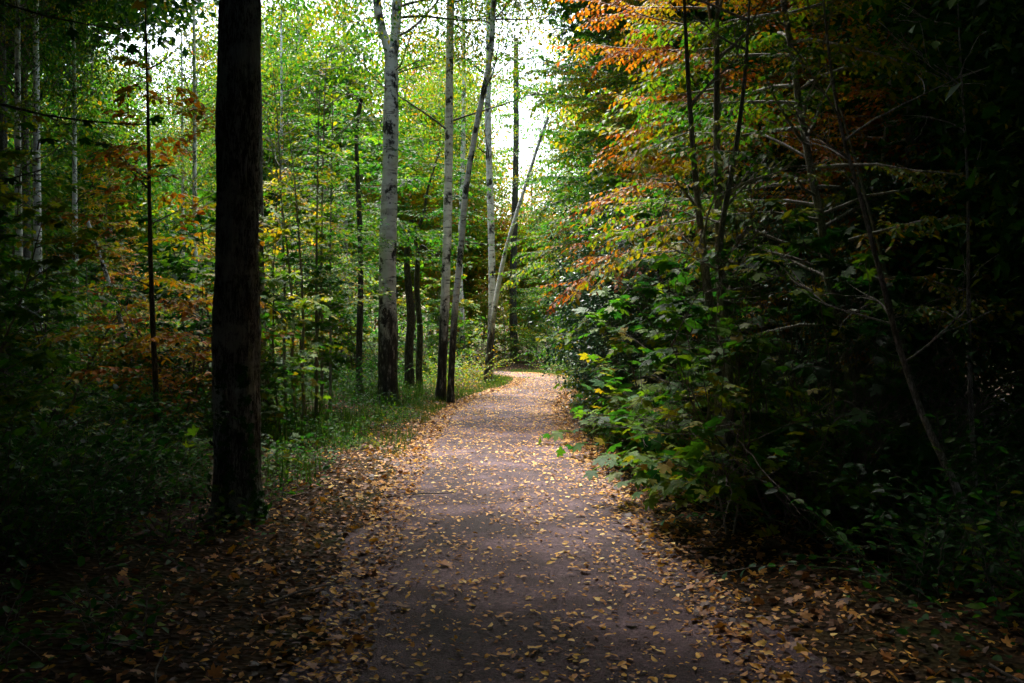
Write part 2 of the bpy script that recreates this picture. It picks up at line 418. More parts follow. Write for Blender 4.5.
def bramble(seed, R=1., h=1.1, n=16, ls=.05):
    return low_plant(seed, R, h, n, ls)

def twig_bush(seed, h=2., n=14, bias=(0, 0, 0), r=.008, depth=3, wob=.16):
    rng = np.random.default_rng(seed); tb = []
    def rec(p, d, L, r, k):
        pl = poly(rng, p, d, L, 7, wob); tb.append((pl, np.linspace(r, max(r*.45, .0016), 8), 5 if k > 1 else 4))
        if k == 0: return
        for _ in range(4):
            q, dq = interp(pl, rng.uniform(.3, .98)); rec(q, dq+rng.normal(0, .65, 3)+np.array(bias)*.3, L*rng.uniform(.35, .6), r*.55, k-1)
    for s in range(n):
        az = rng.uniform(0, 6.28)
        rec(np.array([rng.normal(0, .2), rng.normal(0, .2), -.05]), np.array([math.cos(az)*.4, math.sin(az)*.4, 1.])+np.array(bias), h*rng.uniform(.6, 1.1), r, depth)
    return {'twigs': tubes_mesh('bare_twigs', tb, TWIG)}

exec_seed = 11
R_ = np.random.default_rng(exec_seed); random.seed(5)

# ------------------------------------------------------------------ ground and path
def axis(a, b, step, far):
    core = np.arange(a, b+step, step); g = []; s, d = step, 0
    while d < far: s *= 1.35; d += s; g.append(d)
    g = np.array(g); return np.concatenate([(a-g)[::-1], core, b+g])
xs = axis(-26, 22, .28, 900); ys = axis(-8, 60, .28, 900)
X, Y = np.meshgrid(xs, ys); Z = gh(X.ravel(), Y.ravel()).reshape(X.shape)
V = np.stack([X, Y, Z], -1).reshape(-1, 3); nx, ny = len(xs), len(ys)
i = (np.arange(ny-1)[:, None]*nx+np.arange(nx-1)[None]).ravel()
g = link('ground', mesh_from('ground', V, np.stack([i, i+1, i+nx+1, i+nx], 1), np.full(len(i), 4), ground_mat(), smooth=True))
tag(g, 'dark forest soil floor either side of the path', 'ground', kind='structure')

pc = spline(PATH, 60); tn = norm(np.gradient(pc, axis=0)); nn = np.stack([-tn[:, 1], tn[:, 0]], 1)
m = len(pc); kk = 15; us = np.linspace(-1, 1, kk); s_ = np.arange(m)*.045
wl = 1.16+.07*np.sin(s_*2.1)+.05*np.sin(s_*5.3+1)+.03*np.sin(s_*11); wr = 1.14+.07*np.sin(s_*1.7+2)+.05*np.sin(s_*4.7)+.03*np.sin(s_*12.3)
near_ = np.clip((9-pc[:, 1])/5, 0, 1); wr = wr+.14*near_; wl = wl+.05*near_
V = np.zeros((m, kk, 3))
for j, u in enumerate(us):
    w = np.where(u < 0, wr, wl)*u
    V[:, j, :2] = pc+nn*w[:, None]; V[:, j, 2] = .012+.022*(1-u*u)-.010*(abs(u) > .99)
i = (np.arange(m-1)[:, None]*kk+np.arange(kk-1)[None]).ravel()
p_ = link('path', mesh_from('path', V.reshape(-1, 3), np.stack([i, i+kk, i+kk+1, i+1], 1), np.full(len(i), 4), path_mat(), smooth=True))
tag(p_, 'winding worn path of dark purplish grit strewn with leaves', 'path', kind='structure')

# ------------------------------------------------------------------ fallen leaves (uncountable litter)
def litter(name, x, y, ls, tint, label, zlift=.004, tmpl=OVAL, tilt=.25, group=None):
    rng = np.random.default_rng(len(x)); n = len(x)
    d = path_dist(x, y); base = np.where(d < 1.15, .034-.0225*(d/1.15)**2, gh(x, y))
    az = rng.uniform(0, 6.283, n)
    A = np.stack([np.cos(az), np.sin(az), rng.normal(0, tilt*.6, n)], 1); N = np.stack([rng.normal(0, tilt, n), rng.normal(0, tilt, n), rng.choice([1., -1.], n, p=[.75, .25])], 1)
    P = np.stack([x, y, base+zlift+rng.uniform(0, .008, n)+.14*ls], 1)
    o = link(name, leaves_mesh(name, P, A, N, ls, tint, tmpl, LITTER), col=0)
    return tag(o, label, 'leaves', group, 'stuff')

rng = np.random.default_rng(3)
def along(n, y0, y1, pw=1.):
    y = y0+(y1-y0)*rng.uniform(0, 1, n)**pw
    t = y
    order = np.argsort(pc[:, 1]); cx = np.interp(y, pc[order, 1], pc[order, 0]); return cx, y
# on the path
cx, y = along(33000, 1.5, 33); x = cx+rng.uniform(-1.2, 1.2, len(y))
keep = rng.uniform(0, 1, len(y)) < .2+.25*(np.sin(x*5.1+1.7*y)*np.sin(y*3.3-x*2) > .1)+.3*np.sin(x*3+y*.9)**2+.35*np.abs((x-cx)/1.2)**2+.3*((x-cx) > .5)*(y > 12)
x, y = x[keep], y[keep]
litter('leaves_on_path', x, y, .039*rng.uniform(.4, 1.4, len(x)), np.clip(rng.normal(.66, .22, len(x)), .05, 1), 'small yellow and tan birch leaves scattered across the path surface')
n_ = 16000; cx, y = along(n_, 1.5, 30); x = cx+rng.uniform(-1.15, 1.15, n_); k = rng.uniform(0, 1, n_) < .3+.7*(np.sin(x*4+y*1.3)*np.sin(y*2.1-x) > .1)
litter('leaf_crumbs_on_path', x[k], y[k], .016*rng.uniform(.5, 1.6, k.sum()), np.clip(rng.normal(.5, .25, k.sum()), 0, 1), 'tiny broken leaf crumbs and husks sprinkled over the path', tmpl=SIMPLE)
# verges
cx, y = along(34000, 1.5, 33, 1.1); sd = rng.choice([-1, 1], len(y)); off = .85+np.abs(rng.normal(0, 1, len(y)))*np.clip(.85-(y-9)*.035, .35, .85)
x = cx+sd*off
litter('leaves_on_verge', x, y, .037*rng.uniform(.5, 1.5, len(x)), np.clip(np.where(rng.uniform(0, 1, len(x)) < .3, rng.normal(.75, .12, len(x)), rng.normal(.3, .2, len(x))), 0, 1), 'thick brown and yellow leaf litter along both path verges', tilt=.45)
# forest floor
n = 60000; y = rng.uniform(3, 45, n); x = rng.uniform(-18, 12, n); d = path_dist(x, y); k = d > 1.6
x, y = x[k], y[k]
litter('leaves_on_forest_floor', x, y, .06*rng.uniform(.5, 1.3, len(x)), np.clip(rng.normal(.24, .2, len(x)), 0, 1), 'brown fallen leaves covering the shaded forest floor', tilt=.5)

cx, y = along(2600, 2, 26, 1.1); sd = rng.choice([-1, 1], len(y)); x = cx+sd*(.9+np.abs(rng.normal(0, 1.1, len(y))))
litter('lobed_leaves_on_verge', x, y, .05*rng.uniform(.5, 1.3, len(x)), np.clip(rng.normal(.4, .22, len(x)), 0, 1), 'curled lobed brown leaves mixed through the verge litter', tmpl=MAPLE, tilt=.6, zlift=.015)
# fallen sticks
for k in range(22):
    Yd = random.uniform(3.8, 15); sd_ = random.choice([-1, 1]); x0 = sd_*random.uniform(1.2, 2.6); L_ = random.uniform(.25, .9)
    pl = poly(rng, (0, 0, 0), (random.gauss(0, 1), random.gauss(0, 1), 0), L_, 8, .12); pl[:, 2] = g1(x0, Yd)+.02+np.abs(pl[:, 2])*.15
    st_ = link('fallen_stick', tubes_mesh('fallen_stick', [(pl, np.linspace(.008, .003, 9)*random.uniform(.6, 1.3), 6)], TWIG), loc=(x0, Yd, 0))
    tag(st_, 'thin dead stick lying in the leaf litter beside the path', 'stick', 'dead sticks in the leaf litter')
# larger fallen maple leaves that stand out
for px, py, sz, tn_ in [(446, 568, .13, .5), (402, 609, .12, .35), (586, 574, .10, .6), (584, 517, .10, .35), (437, 523, .10, .6), (660, 563, .1, .55),
                        (535, 652, .1, .78), (688, 470, .12, .75), (352, 470, .11, .5), (712, 545, .12, .4), (312, 590, .11, .45), (632, 627, .09, .3)]:
    Yd = 1.57*995/(py-325); xx = at(px, Yd); az = random.uniform(0, 6.28)
    me = leaves_mesh('fallen_maple_leaf', [(0, 0, .0)], [(math.cos(az), math.sin(az), .05)], [(random.gauss(0, .15), random.gauss(0, .15), -1)], [sz*.62], np.array([tn_]), MAPLE, LITTER)
    zz = .05 if path_dist(xx, Yd)[0] < 1.15 else g1(xx, Yd)+.03
    o = link('fallen_maple_leaf', me, loc=(xx, Yd, zz), col=0)
    tag(o, 'large curled maple leaf lying among the small fallen leaves', 'leaf', 'large fallen maple leaves on the path')

# grass along the verges
def grass(name, x, y, h, label, tint=.45):
    rng = np.random.default_rng(7); n = len(x)
    az = rng.uniform(0, 6.28, n)
    A = np.stack([np.cos(az)*.5, np.sin(az)*.5, np.ones(n)], 1); N = np.stack([np.cos(az), np.sin(az), np.full(n, .1)], 1)
    P = np.stack([x, y, gh(x, y)-.01], 1)
    tag(link(name, leaves_mesh(name, P, A, N, h, np.clip(rng.normal(tint, .2, n), 0, 1), BLADE, GRASSM), col=0), label, 'grass', kind='stuff')
cx, y = along(26000, 12, 34, .7); sd = rng.choice([-1, 1], len(y)); x = cx+sd*(1.2+np.abs(rng.normal(0, .55, len(y))))
k = (np.sin(x*2.1+y*1.3)+np.sin(y*2.7-x)+rng.normal(0, .4, len(y)) > -.9+.8*(y < 19)); x, y = x[k], y[k]
grass('grass', x, y, rng.uniform(.06, .17, len(x)), 'short green grass along the path edges near the bend')
n = 30000; y = rng.uniform(9, 34, n); x = rng.uniform(-11, -1.8, n); k = path_dist(x, y) > 1.9
k &= (np.sin(x*1.3+y*.8)+np.sin(y*1.9-x*.7) > -.2); x, y = x[k], y[k]
grass('woodland_grass', x, y, rng.uniform(.12, .38, len(x)), 'loose tall green grass under the birches', .35)

# ground cover of small leafy herbs
n = 60000; y = rng.uniform(4, 34, n); x = np.where(rng.uniform(0, 1, n) < .68, rng.uniform(-13, -1.6, n), rng.uniform(1.6, 7, n)); d = path_dist(x, y)
pat = .5+np.sin(x*1.7+np.sin(y*1.1)*1.5)+np.sin(y*2.2+x*.9)+.8*np.sin(3.7*x-2.9*y)
k = (d > 1.75) & (pat+.7*(d-2.3) > .35+rng.normal(0, .25, n)); x, y = x[k], y[k]; n = len(x)
az = rng.uniform(0, 6.28, n)
P = np.stack([x, y, gh(x, y)+.03+rng.uniform(0, 1, n)**1.5*.26], 1)
tag(link('ground_cover', leaves_mesh('ground_cover', P, np.stack([np.cos(az), np.sin(az), rng.normal(0, .2, n)], 1), UP+rng.normal(0, .35, (n, 3)), .06*rng.uniform(.5, 1.4, n),
    clump_tint(rng, P, .09, .1), OVAL, LEAF), col=.2), 'low green herbs and ivy spreading over the forest floor', 'ground cover', kind='stuff')

# ------------------------------------------------------------------ prototypes
print('protos')
CAN = [make_tree(100+s, 11.5, .19, 4.5, 4.6, 10.4, 300, 85, .25, BARK_DARK, every=14, cl_r=.8, hollow=.0, mat=SHADE_LEAF) for s in range(2)]  # crowns made dense to block light, for the added shade trees
SAP_M = [sapling(200, 4.8, 30, 1.5, .14, .11, .062, sub=10), sapling(201, 3.4, 20, 1.2, .12, .105, .08, stems=2, sub=8, tmpl=MAPLE), sapling(202, 6.4, 42, 1.6, .2, .085, .052, r=.03, sub=11),
         sapling(203, 2.4, 16, 1., .08, .095, .058, stems=3, spread=.3, sub=8)]
BG = [make_tree(300, 13, .14, 2.6, 9.5, 8.2, 320, 60, .17, BIRCH, every=6, cl_r=.6, hollow=.1, hang=.5),
      make_tree(301, 10.5, .12, 2.9, 8.5, 6., 330, 60, .18, BARK_DARK, every=6, cl_r=.65, hollow=.1),
      make_tree(302, 16, .16, 2.9, 11, 10.5, 340, 60, .18, BIRCH, every=6, cl_r=.65, hollow=.1, hang=.5),
      make_tree(303, 8, .09, 2.7, 7.2, 4.2, 330, 60, .15, BARK_DARK, every=6, cl_r=.6, hollow=.1)]
THIN = [make_tree(320, 15, .11, 2.6, 8, 10.5, 170, 45, .085, BIRCH, every=3, cl_r=.55, hollow=.1, hang=.8),
        make_tree(321, 14, .09, 2.4, 9, 9.5, 170, 45, .085, BIRCH_HI, every=3, cl_r=.55, hollow=.1, hang=.8),
        make_tree(322, 12, .08, 2.6, 7.5, 8, 180, 45, .09, BARK_DARK, every=3, cl_r=.5, hollow=.1)]
LOW = [low_plant(400, .45, .5, 26, .065), low_plant(401, .35, .35, 20, .055), low_plant(402, .6, .8, 30, .07), low_plant(403, .9, 1.1, 34, .06)]
HOL = []
for s in range(2):
    rg = np.random.default_rng(500+s); me, cc = crown_mesh(510+s, 1.05, 3.9, 1.9, 300, 55, .065, .28, tmpl=OVAL, hollow=.25, mat=HOLLY, spread=.18, clump=.2)
    tp = trunk_poly(rg, 3.4); lt = [(tp, trunk_radii(tp, .045), 8)]; limbs_to(rg, tp, cc, lt, .03, tz=(.05, .95), every=6)
    HOL.append({'stem': tubes_mesh('holly_stem', lt, BARK_GREY), 'foliage': me})
BUSHDENSE = []
for s in range(2):
    rg = np.random.default_rng(530+s); me, cc = crown_mesh(540+s, 2.0, 8., 4.0, 620, 85, .12, .6, hollow=.0, mat=THICKET)
    tp = trunk_poly(rg, 7.); lt = [(tp, trunk_radii(tp, .06), 8)]; limbs_to(rg, tp, cc, lt, .05, tz=(.05, .95), every=9)
    BUSHDENSE.append({'trunk': tubes_mesh('thicket_stem', lt, BARK_DARK), 'crown': me})
TWB = [twig_bush(600, 2.2, 8, (-.25, -.1, 0)), twig_bush(601, 1.7, 9)]

# ------------------------------------------------------------------ hero trunks
def custom_trunk(pts, r0, r1, bark, sides=20, n=60, flare=.5, seedn=0, amp=.0, roots=False):
    pts = np.array(pts, float); sp = spline(pts, max(2, n//(len(pts)-1)))
    L = np.concatenate([[0], np.cumsum(np.linalg.norm(np.diff(sp, axis=0), axis=1))]); t = L/L[-1]
    rr = r0+(r1-r0)*t + r0*flare*np.exp(-np.clip(sp[:, 2]-pts[0, 2], 0, None)/.25)
    rr = rr*(1+.03*np.sin(L*3.1+seedn)+.02*np.sin(L*7.7))
    def rough(V):
        if amp <= 0: return V
        out = V.copy(); c = np.repeat(sp, sides, 0); d = norm(V-c)
        for i in range(len(V)):
            v = V[i]; a = math.atan2(d[i, 1], d[i, 0])
            f = noise.fractal(Vector((math.cos(a)*r0*22+seedn, math.sin(a)*r0*22, v[2]*3.2)), 1., 2.1, 4)
            g_ = noise.noise(Vector((math.cos(a)*2, math.sin(a)*2+seedn, v[2]*1.1)))
            k = amp*(-abs(f)*1.6+.5)+amp*.8*g_
            if roots: k += r0*.55*math.exp(-max(v[2], 0)/.22)*max(0, math.sin(a*4+.7+seedn))*.9
            out[i] = v+d[i]*k
        return out
    return (sp, rr, sides), rough

def hero(name, label, cat, x, y, pts, r0, r1, bark, crown=None, forks=(), sides=20, n=60, flare=.5, amp=0., seedn=0, branches=None, col=.35, roots=False, group=None):
    """pts local to the base"""
    t = thing(name, label, cat, x, y, group=group)
    tb, rough = custom_trunk(pts, r0, r1, bark, sides, n, flare, seedn, amp, roots)
    link('trunk', tubes_mesh('trunk', [tb], bark, rough), t)
    if forks:
        for f, ra, rb in forks:
            ft, _ = custom_trunk(f, ra, rb, bark, 14, 30, 0, seedn)
            link('limb', tubes_mesh('limb', [ft], bark), t)
    if branches:
        link('branches', tubes_mesh('branches', branches, BARK_DARK), t)
    if crown is not None:
        c = link('crown', crown[0], t, loc=crown[1], col=col); c.scale = (crown[2],)*3
    return t

# crown mesh for the tall birches
BIRCHCROWN, bcc = crown_mesh(700, 2.4, 6.5, 0, 210, 50, .07, .5, hang=.9, hollow=.05)
def px_pts(Y, base, pts):           # picture rows and columns on a tree at depth Y -> local coordinates
    bx = at(base[0], Y); gz = g1(bx, Y)
    return bx, Y, [(at(a, Y)-bx, 0, zat(b, Y)-gz) for a, b in pts]
def rbranches(seed, pl, n, L, r, z0, z1, az=None, up=.5):
    rg = np.random.default_rng(seed); out = []
    for k in range(n):
        t = rg.uniform(z0, z1); p, d = interp(np.array(pl), t); a = rg.uniform(0, 6.28) if az is None else az+rg.normal(0, .5)
        b = poly(rg, p, (math.cos(a), math.sin(a), up+rg.normal(0, .2)), L*rg.uniform(.6, 1.2), 9, .1, .02); out.append((b, np.linspace(r, r*.2, 10), 6))
        for _ in range(4):
            q, dq = interp(b, rg.uniform(.25, .95)); out.append((poly(rg, q, dq+rg.normal(0, .5, 3), L*.4, 6, .14), np.linspace(r*.4, .003, 7), 4))
    return out

# 1 big dark birch in front, left
Yh = 8.1; bx, _, pts = px_pts(Yh, (237, 525), [(236, 545), (237, 500), (236, 420), (237, 300), (238, 200), (240, 100), (241, 0), (243, -300), (250, -700)])
big = hero('birch_tree', 'thick dark rough-barked birch trunk standing nearest the camera left of the path', 'tree', bx, Yh, pts, .178, .135, BARK_ROUGH,
     (CAN[0]['crown'], (0, 0, -.3), 1.), sides=96, n=420, flare=.85, amp=.022, seedn=3, roots=True)
# ivy climbing its foot
rg = np.random.default_rng(41); LP, LA, LN = [], [], []
for k in range(420):
    a = rg.uniform(-2.6, -.5); z = rg.uniform(0, 1)**1.6*1.25; rr_ = .18*(1-.03*z)+.11*math.exp(-z/.28)+.035
    if math.sin(a*7+z*2.5)+rg.normal(0, .4) < .1: continue
    LP.append((rr_*math.cos(a), rr_*math.sin(a), z+.02)); o_ = np.array([math.cos(a), math.sin(a), .2]); LN.append(o_+rg.normal(0, .3, 3)); LA.append(np.array([rg.normal(0, .6)*-math.sin(a), rg.normal(0, .6)*math.cos(a), -1]))
link('ivy', leaves_mesh('ivy', LP, LA, LN, .042*rg.uniform(.6, 1.2, len(LP)), rg.normal(0, .06, len(LP)), MAPLE, LEAF), big, col=.08)

# 2 slimmer trunk right behind it
bx, Y2, pts = px_pts(14.5, (262, 435), [(262, 442), (261, 380), (259, 250), (258, 100), (256, -100), (255, -300)])
hero('birch_tree', 'brown trunk half hidden directly behind the big dark trunk', 'tree', bx, Y2, pts, .085, .05, BARK_ROUGH, (BIRCHCROWN, (0, 0, 8.5), 1.), seedn=5, amp=.006, sides=24, n=90)

# 3 pale birch that forks high up
bx, Y3, pts = px_pts(20., (389, 404), [(390, 412), (388, 395), (388, 340), (388, 250), (391, 150), (392, 78), (392, 60)])
_, _, f1 = px_pts(20., (389, 404), [(392, 66), (388, 48), (382, 28), (378, 5), (372, -60), (362, -200)])
_, _, f2 = px_pts(20., (389, 404), [(392, 66), (395, 45), (397, 20), (398, -10), (402, -90), (408, -220)])
hero('birch_tree', 'white birch with black-cracked foot that forks into two stems high up', 'tree', bx, Y3, pts, .2, .135, BIRCH_HI, (BIRCHCROWN, (0, 0, 10.), 1.25),
     forks=[(f1, .095, .04), (f2, .11, .05)], seedn=9, amp=.012, sides=40, n=150, branches=rbranches(61, f2, 5, 2.6, .03, .1, .9, 0.2)+rbranches(62, pts, 3, 1.6, .015, .75, .95, .1, .3), col=.38, flare=.4)

# 4 tree with dark upper, white middle
bx, Y4, pts = px_pts(21., (446, 400), [(440, 405), (442, 370), (447, 250), (449, 150), (450, 60), (451, 0), (452, -120), (450, -260)])
hero('birch_tree', 'straight slender birch, dark at foot, white at mid height, beside a leaning grey one', 'tree', bx, Y4, pts, .1, .06, BIRCH_HI, (BIRCHCROWN, (0, 0, 9.5), 1.1), seedn=2,
     branches=rbranches(63, pts, 9, 2.4, .022, .45, .9), amp=.005, sides=24, n=80, col=.4)
# 5 leaning grey trunk crossing it
bx, Y5, pts = px_pts(20.4, (451, 402), [(451, 408), (451, 380), (455, 310), (461, 250), (466, 190), (478, 120), (490, 60), (493, 20), (497, -60), (505, -200)])
hero('grey_tree', 'grey trunk leaning right from beside the slender birch', 'tree', bx, Y5, pts, .07, .042, BIRCH_HI, (BIRCHCROWN, (.9, 0, 9.), .9), seedn=8,
     branches=rbranches(64, pts, 7, 1.9, .02, .5, .9), flare=.35, col=.4)
# 6 vertical birch by the bend and 7 the leaning white one
bx, Y6, pts = px_pts(28., (490, 384), [(489, 390), (490, 360), (492, 300), (491, 220), (488, 120), (489, 40), (488, -100), (486, -200)])
hero('birch_tree', 'upright whitish birch at the inside of the bend behind the leaning one', 'tree', bx, Y6, pts, .105, .065, BIRCH_HI, (BIRCHCROWN, (0, 0, 11.), 1.1), seedn=4,
     branches=rbranches(65, pts, 8, 2.2, .02, .5, .9), col=.42)
bx, Y7, pts = px_pts(27., (487, 386), [(486, 392), (488, 360), (496, 300), (506, 250), (521, 200), (540, 140), (548, 118)])
hero('leaning_birch', 'thin bright white birch leaning right over the path bend', 'tree', bx, Y7, pts, .08, .035, BIRCH, None, seedn=12, branches=rbranches(66, pts, 8, 1.1, .01, .6, .98), flare=.2)
# 8 pale thin birch
bx, Y8, pts = px_pts(33., (463, 374), [(463, 378), (462, 330), (460, 270), (462, 200), (464, 100), (463, -40)])
hero('birch_tree', 'thin pale birch seen between the leaning grey trunk and the bend', 'tree', bx, Y8, pts, .1, .06, BIRCH, (BIRCHCROWN, (0, 0, 9.), 1.), seedn=14, col=.42)
# 9 dark trunk beyond the bend
bx, Y9, pts = px_pts(41., (514, 365), [(514, 368), (514, 345), (513, 300), (514, 240), (516, 150), (516, 40)])
hero('dark_tree', 'short dark trunk standing straight beyond the bend of the path', 'tree', bx, Y9, pts, .17, .1, BARK_DARK, (SAP_M[2]['foliage'], (0, 0, 3.), 1.6), seedn=15, col=.38)
# 10 dark mid trunks
bx, Ya, pts = px_pts(24., (421, 392), [(420, 396), (419, 370), (420, 330), (417, 290), (418, 255)])
_, _, f1 = px_pts(24., (421, 392), [(418, 258), (422, 246), (434, 256), (446, 248), (462, 243), (500, 246)])
_, _, f2 = px_pts(24., (421, 392), [(418, 258), (416, 235), (424, 215), (428, 190), (440, 150)])
hero('dark_tree', 'crooked dark tree with a branch bending right between the birches', 'tree', bx, Ya, pts, .085, .06, BARK_DARK, (SAP_M[2]['foliage'], (0, 0, 1.5), 1.), forks=[(f1, .045, .015), (f2, .05, .02)], seedn=17, flare=.3, col=.3)
for px, py, yt, rr_, lb in [(410, 392, 240, .12, 'short ivy-dark trunk left of the crooked dark tree'), (360, 399, 120, .075, 'thin dark trunk just left of the forked birch')]:
    Yd = 1.55*995/(py-325); bx, _, pts = px_pts(Yd, (px, py), [(px, py+5), (px-1, py-40), (px+1, (py+yt)/2), (px-3, yt+20), (px+2, yt-20)])
    hero('dark_tree', lb, 'tree', bx, Yd, pts, rr_, rr_*.5, BARK_DARK, (SAP_M[0]['foliage'], (0, 0, 2.), 1.2), seedn=px, flare=.3, col=.3)

# left-hand birches seen through the wood
for px, Yd, lean, rr_, lb in [(196, 26, -.2, .1, 'pale birch just left of the big dark trunk'), (184, 30, .1, .09, 'thin birch close beside the pale birch left of the big trunk'),
                              (38, 19, .25, .11, 'white-flecked birch in deep shade at the far left'), (20, 16, .5, .09, 'dim slanting birch at the outermost left'),
                              (76, 24, -.3, .1, 'faint grey birch between the far left birch and the leaning pale stem'), (283, 36, .3, .13, 'distant white birch behind the thin sapling stems'),
                              (228, 40, .3, .12, 'distant birch behind the big dark trunk'), (150, 34, .2, .1, 'far birch behind the dark sapling on the left')]:
    x = at(px, Yd)
    plant('birch_tree', THIN[int(px) % 2], lb, 'tree', x, Yd, px, scale=rr_/.13, col=.36)
x, y, pts = px_pts(17., (118, 318), [(146, 430), (132, 370), (118, 312), (108, 280), (98, 250), (88, 222)])
x = at(146, 17.); pts = [(a-(at(146, 17)-at(118, 17)), b, c) for a, b, c in pts]
hero('leaning_birch', 'thin pale stem leaning left in the shaded wood', 'tree', x, 17., pts, .045, .03, BIRCH, None, seedn=21, flare=.1)

# sapling with dark stem on the left, and the thin group
def stemtree(label, px, Yd, pts, r, proto, col, name='sapling_tree', off=(0, 0, 0), sc=1., bark=BARK_DARK, group=None):
    base = pts[0]; bx, _, lp = px_pts(Yd, base, pts)
    t = thing(name, label, 'tree', bx, Yd, group=group)
    tb, _ = custom_trunk(lp, r, r*.14, bark, 12, 40, .25, px)
    link('trunk', tubes_mesh('trunk', [tb]+rbranches(px, lp, 8, .9, r*.3, .35, .97), bark), t)
    if proto is not None:
        o = link('foliage', proto['foliage'], t, loc=off, col=col); o.scale = (sc,)*3; o.rotation_euler = (0, 0, px)
    return t
stemtree('straight dark sapling stem with orange leaves left of the big trunk', 153, 12.5, [(157, 455), (156, 400), (153, 320), (151, 250), (150, 150), (148, 30), (147, -60)], .042, SAP_M[0], .62)
for k, (px, Yd, top, ln) in enumerate([(286, 16.5, 150, -6), (296, 16, 200, -14), (305, 15.5, 190, -9), (316, 16.2, 140, 3), (321, 17, 110, 4), (330, 19, 170, 2), (268, 18, 210, 9)]):
    py = 325+1.58*995/Yd
    stemtree('thin bare-stemmed sapling in the cluster between the big trunk and the forked birch', px, Yd, [(px, py+3), (px+ln*.3, py-60), (px+ln*.2, (py+top)/2), (px+ln, top), (px+ln*2, top-80)], .03, SAP_M[k % 3] if k % 2 else None, .36, off=(0, 0, 1.), sc=.8,
             group='thin sapling stems left of the forked birch', bark=BARK_GREY)

# ------------------------------------------------------------------ scattered understorey
def col_left(px, Y):
    c = .30+random.gauss(0, .07)
    if 60 < px < 215 and 12 < Y < 26: c = random.choice([.64, .3, .42, .34])+random.gauss(0, .07)
    elif px < 345 and px > 255 and random.random() < .4: c = .5
    elif Y > 24: c = .36+random.gauss(0, .08)
    return c
rs = random.Random(77)
def ok(x, y, md): return path_dist(x, y)[0] > md
cnt = 0
while cnt < 54:
    Yd = rs.uniform(11, 36)**1; px = rs.uniform(-40, 470); x = at(px, Yd)
    if not ok(x, Yd, 3. if Yd < 26 else 1.9): continue
    if 370 < px < 470 and Yd < 21.5: continue
    if 200 < px < 275 and Yd < 10: continue
    k = rs.choice([0, 1, 1, 2, 3, 3]) if px < 330 or Yd > 25 else rs.choice([3, 1, 3])
    plant('sapling_tree', SAP_M[k], 'leafy young tree in the understorey left of the path', 'sapling', x, Yd, rs.uniform(0, 6.28), 'young trees under the wood left of the path', rs.uniform(.8, 1.2), col_left(px, Yd)); cnt += 1
cnt = 0
while cnt < 16:
    Yd = rs.uniform(15, 33); x = rs.uniform(2.6, 7)
    if not ok(x, Yd, 2.1): continue
    plant('sapling_tree', SAP_M[rs.choice([0, 1, 2, 3])], 'leafy young tree in the understorey right of the bend', 'sapling', x, Yd, rs.uniform(0, 6.28), 'young trees right of the bend', rs.uniform(.8, 1.2), .36+rs.gauss(0, .14)); cnt += 1
# low plants
cnt = 0
while cnt < 95:
    Yd = rs.uniform(4, 27); x = rs.uniform(-9, -1.7)
    md = 2.0 if Yd < 9 else 2.1
    if not ok(x, Yd, md+rs.uniform(0, .6)): continue
    if Yd < 7 and x > -1.9: continue
    k = rs.choice([0, 1, 2, 3]) if x < -3 else rs.choice([0, 1, 1])
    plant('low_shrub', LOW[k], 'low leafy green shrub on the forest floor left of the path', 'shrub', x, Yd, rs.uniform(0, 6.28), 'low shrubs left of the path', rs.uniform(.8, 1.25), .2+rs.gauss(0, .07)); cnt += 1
cnt = 0
while cnt < 46:
    Yd = rs.uniform(5, 26); x = rs.uniform(1.4, 6)
    if not ok(x, Yd, 1.75+max(0, 8-Yd)*.08): continue
    k = rs.choice([0, 1, 2, 3]) if x > 2.6 else rs.choice([0, 1, 1])
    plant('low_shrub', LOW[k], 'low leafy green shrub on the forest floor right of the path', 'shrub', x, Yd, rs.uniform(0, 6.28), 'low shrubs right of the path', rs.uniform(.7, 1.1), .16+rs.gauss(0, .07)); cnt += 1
cnt = 0
while cnt < 34:
    Yd = rs.uniform(9.5, 22); sd_ = rs.choice([-1, -1, 1]); x = np.interp(Yd, pc[np.argsort(pc[:, 1]), 1], pc[np.argsort(pc[:, 1]), 0])+sd_*rs.uniform(1.55, 2.4)
    plant('low_shrub', LOW[rs.choice([0, 1, 1])], 'small green plant growing at the leafy edge of the path', 'shrub', float(x), Yd, rs.uniform(0, 6.28), 'small plants along the path edge', rs.uniform(.45, .85), .26+rs.gauss(0, .09)); cnt += 1
cnt = 0
while cnt < 46:
    Yd = rs.uniform(3.6, 9.5); x = rs.uniform(-6.5, -2.15)
    if Yd < 8.1 and x > -1.9-.06*(9-Yd)*Yd*.3: continue
    if abs(x+2.2) < .75 and 7 < Yd < 8.6: continue
    k = rs.choice([0, 1, 2, 2, 3]) if x < -2.9 else rs.choice([0, 1, 1])
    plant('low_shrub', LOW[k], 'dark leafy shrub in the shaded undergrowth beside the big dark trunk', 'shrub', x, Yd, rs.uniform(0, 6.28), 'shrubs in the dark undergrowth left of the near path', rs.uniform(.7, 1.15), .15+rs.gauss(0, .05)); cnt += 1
cnt = 0
while cnt < 30:
    Yd = rs.uniform(4.2, 9.5); x = rs.uniform(2.1, 5)
    if x < 2.0+.15*max(0, 8-Yd): continue
    plant('low_shrub', LOW[rs.choice([0, 2, 3, 1])], 'dark leafy shrub in the black shade at the near right', 'shrub', x, Yd, rs.uniform(0, 6.28), 'shrubs in the black shade right of the near path', rs.uniform(.8, 1.15), .12+rs.gauss(0, .05)); cnt += 1
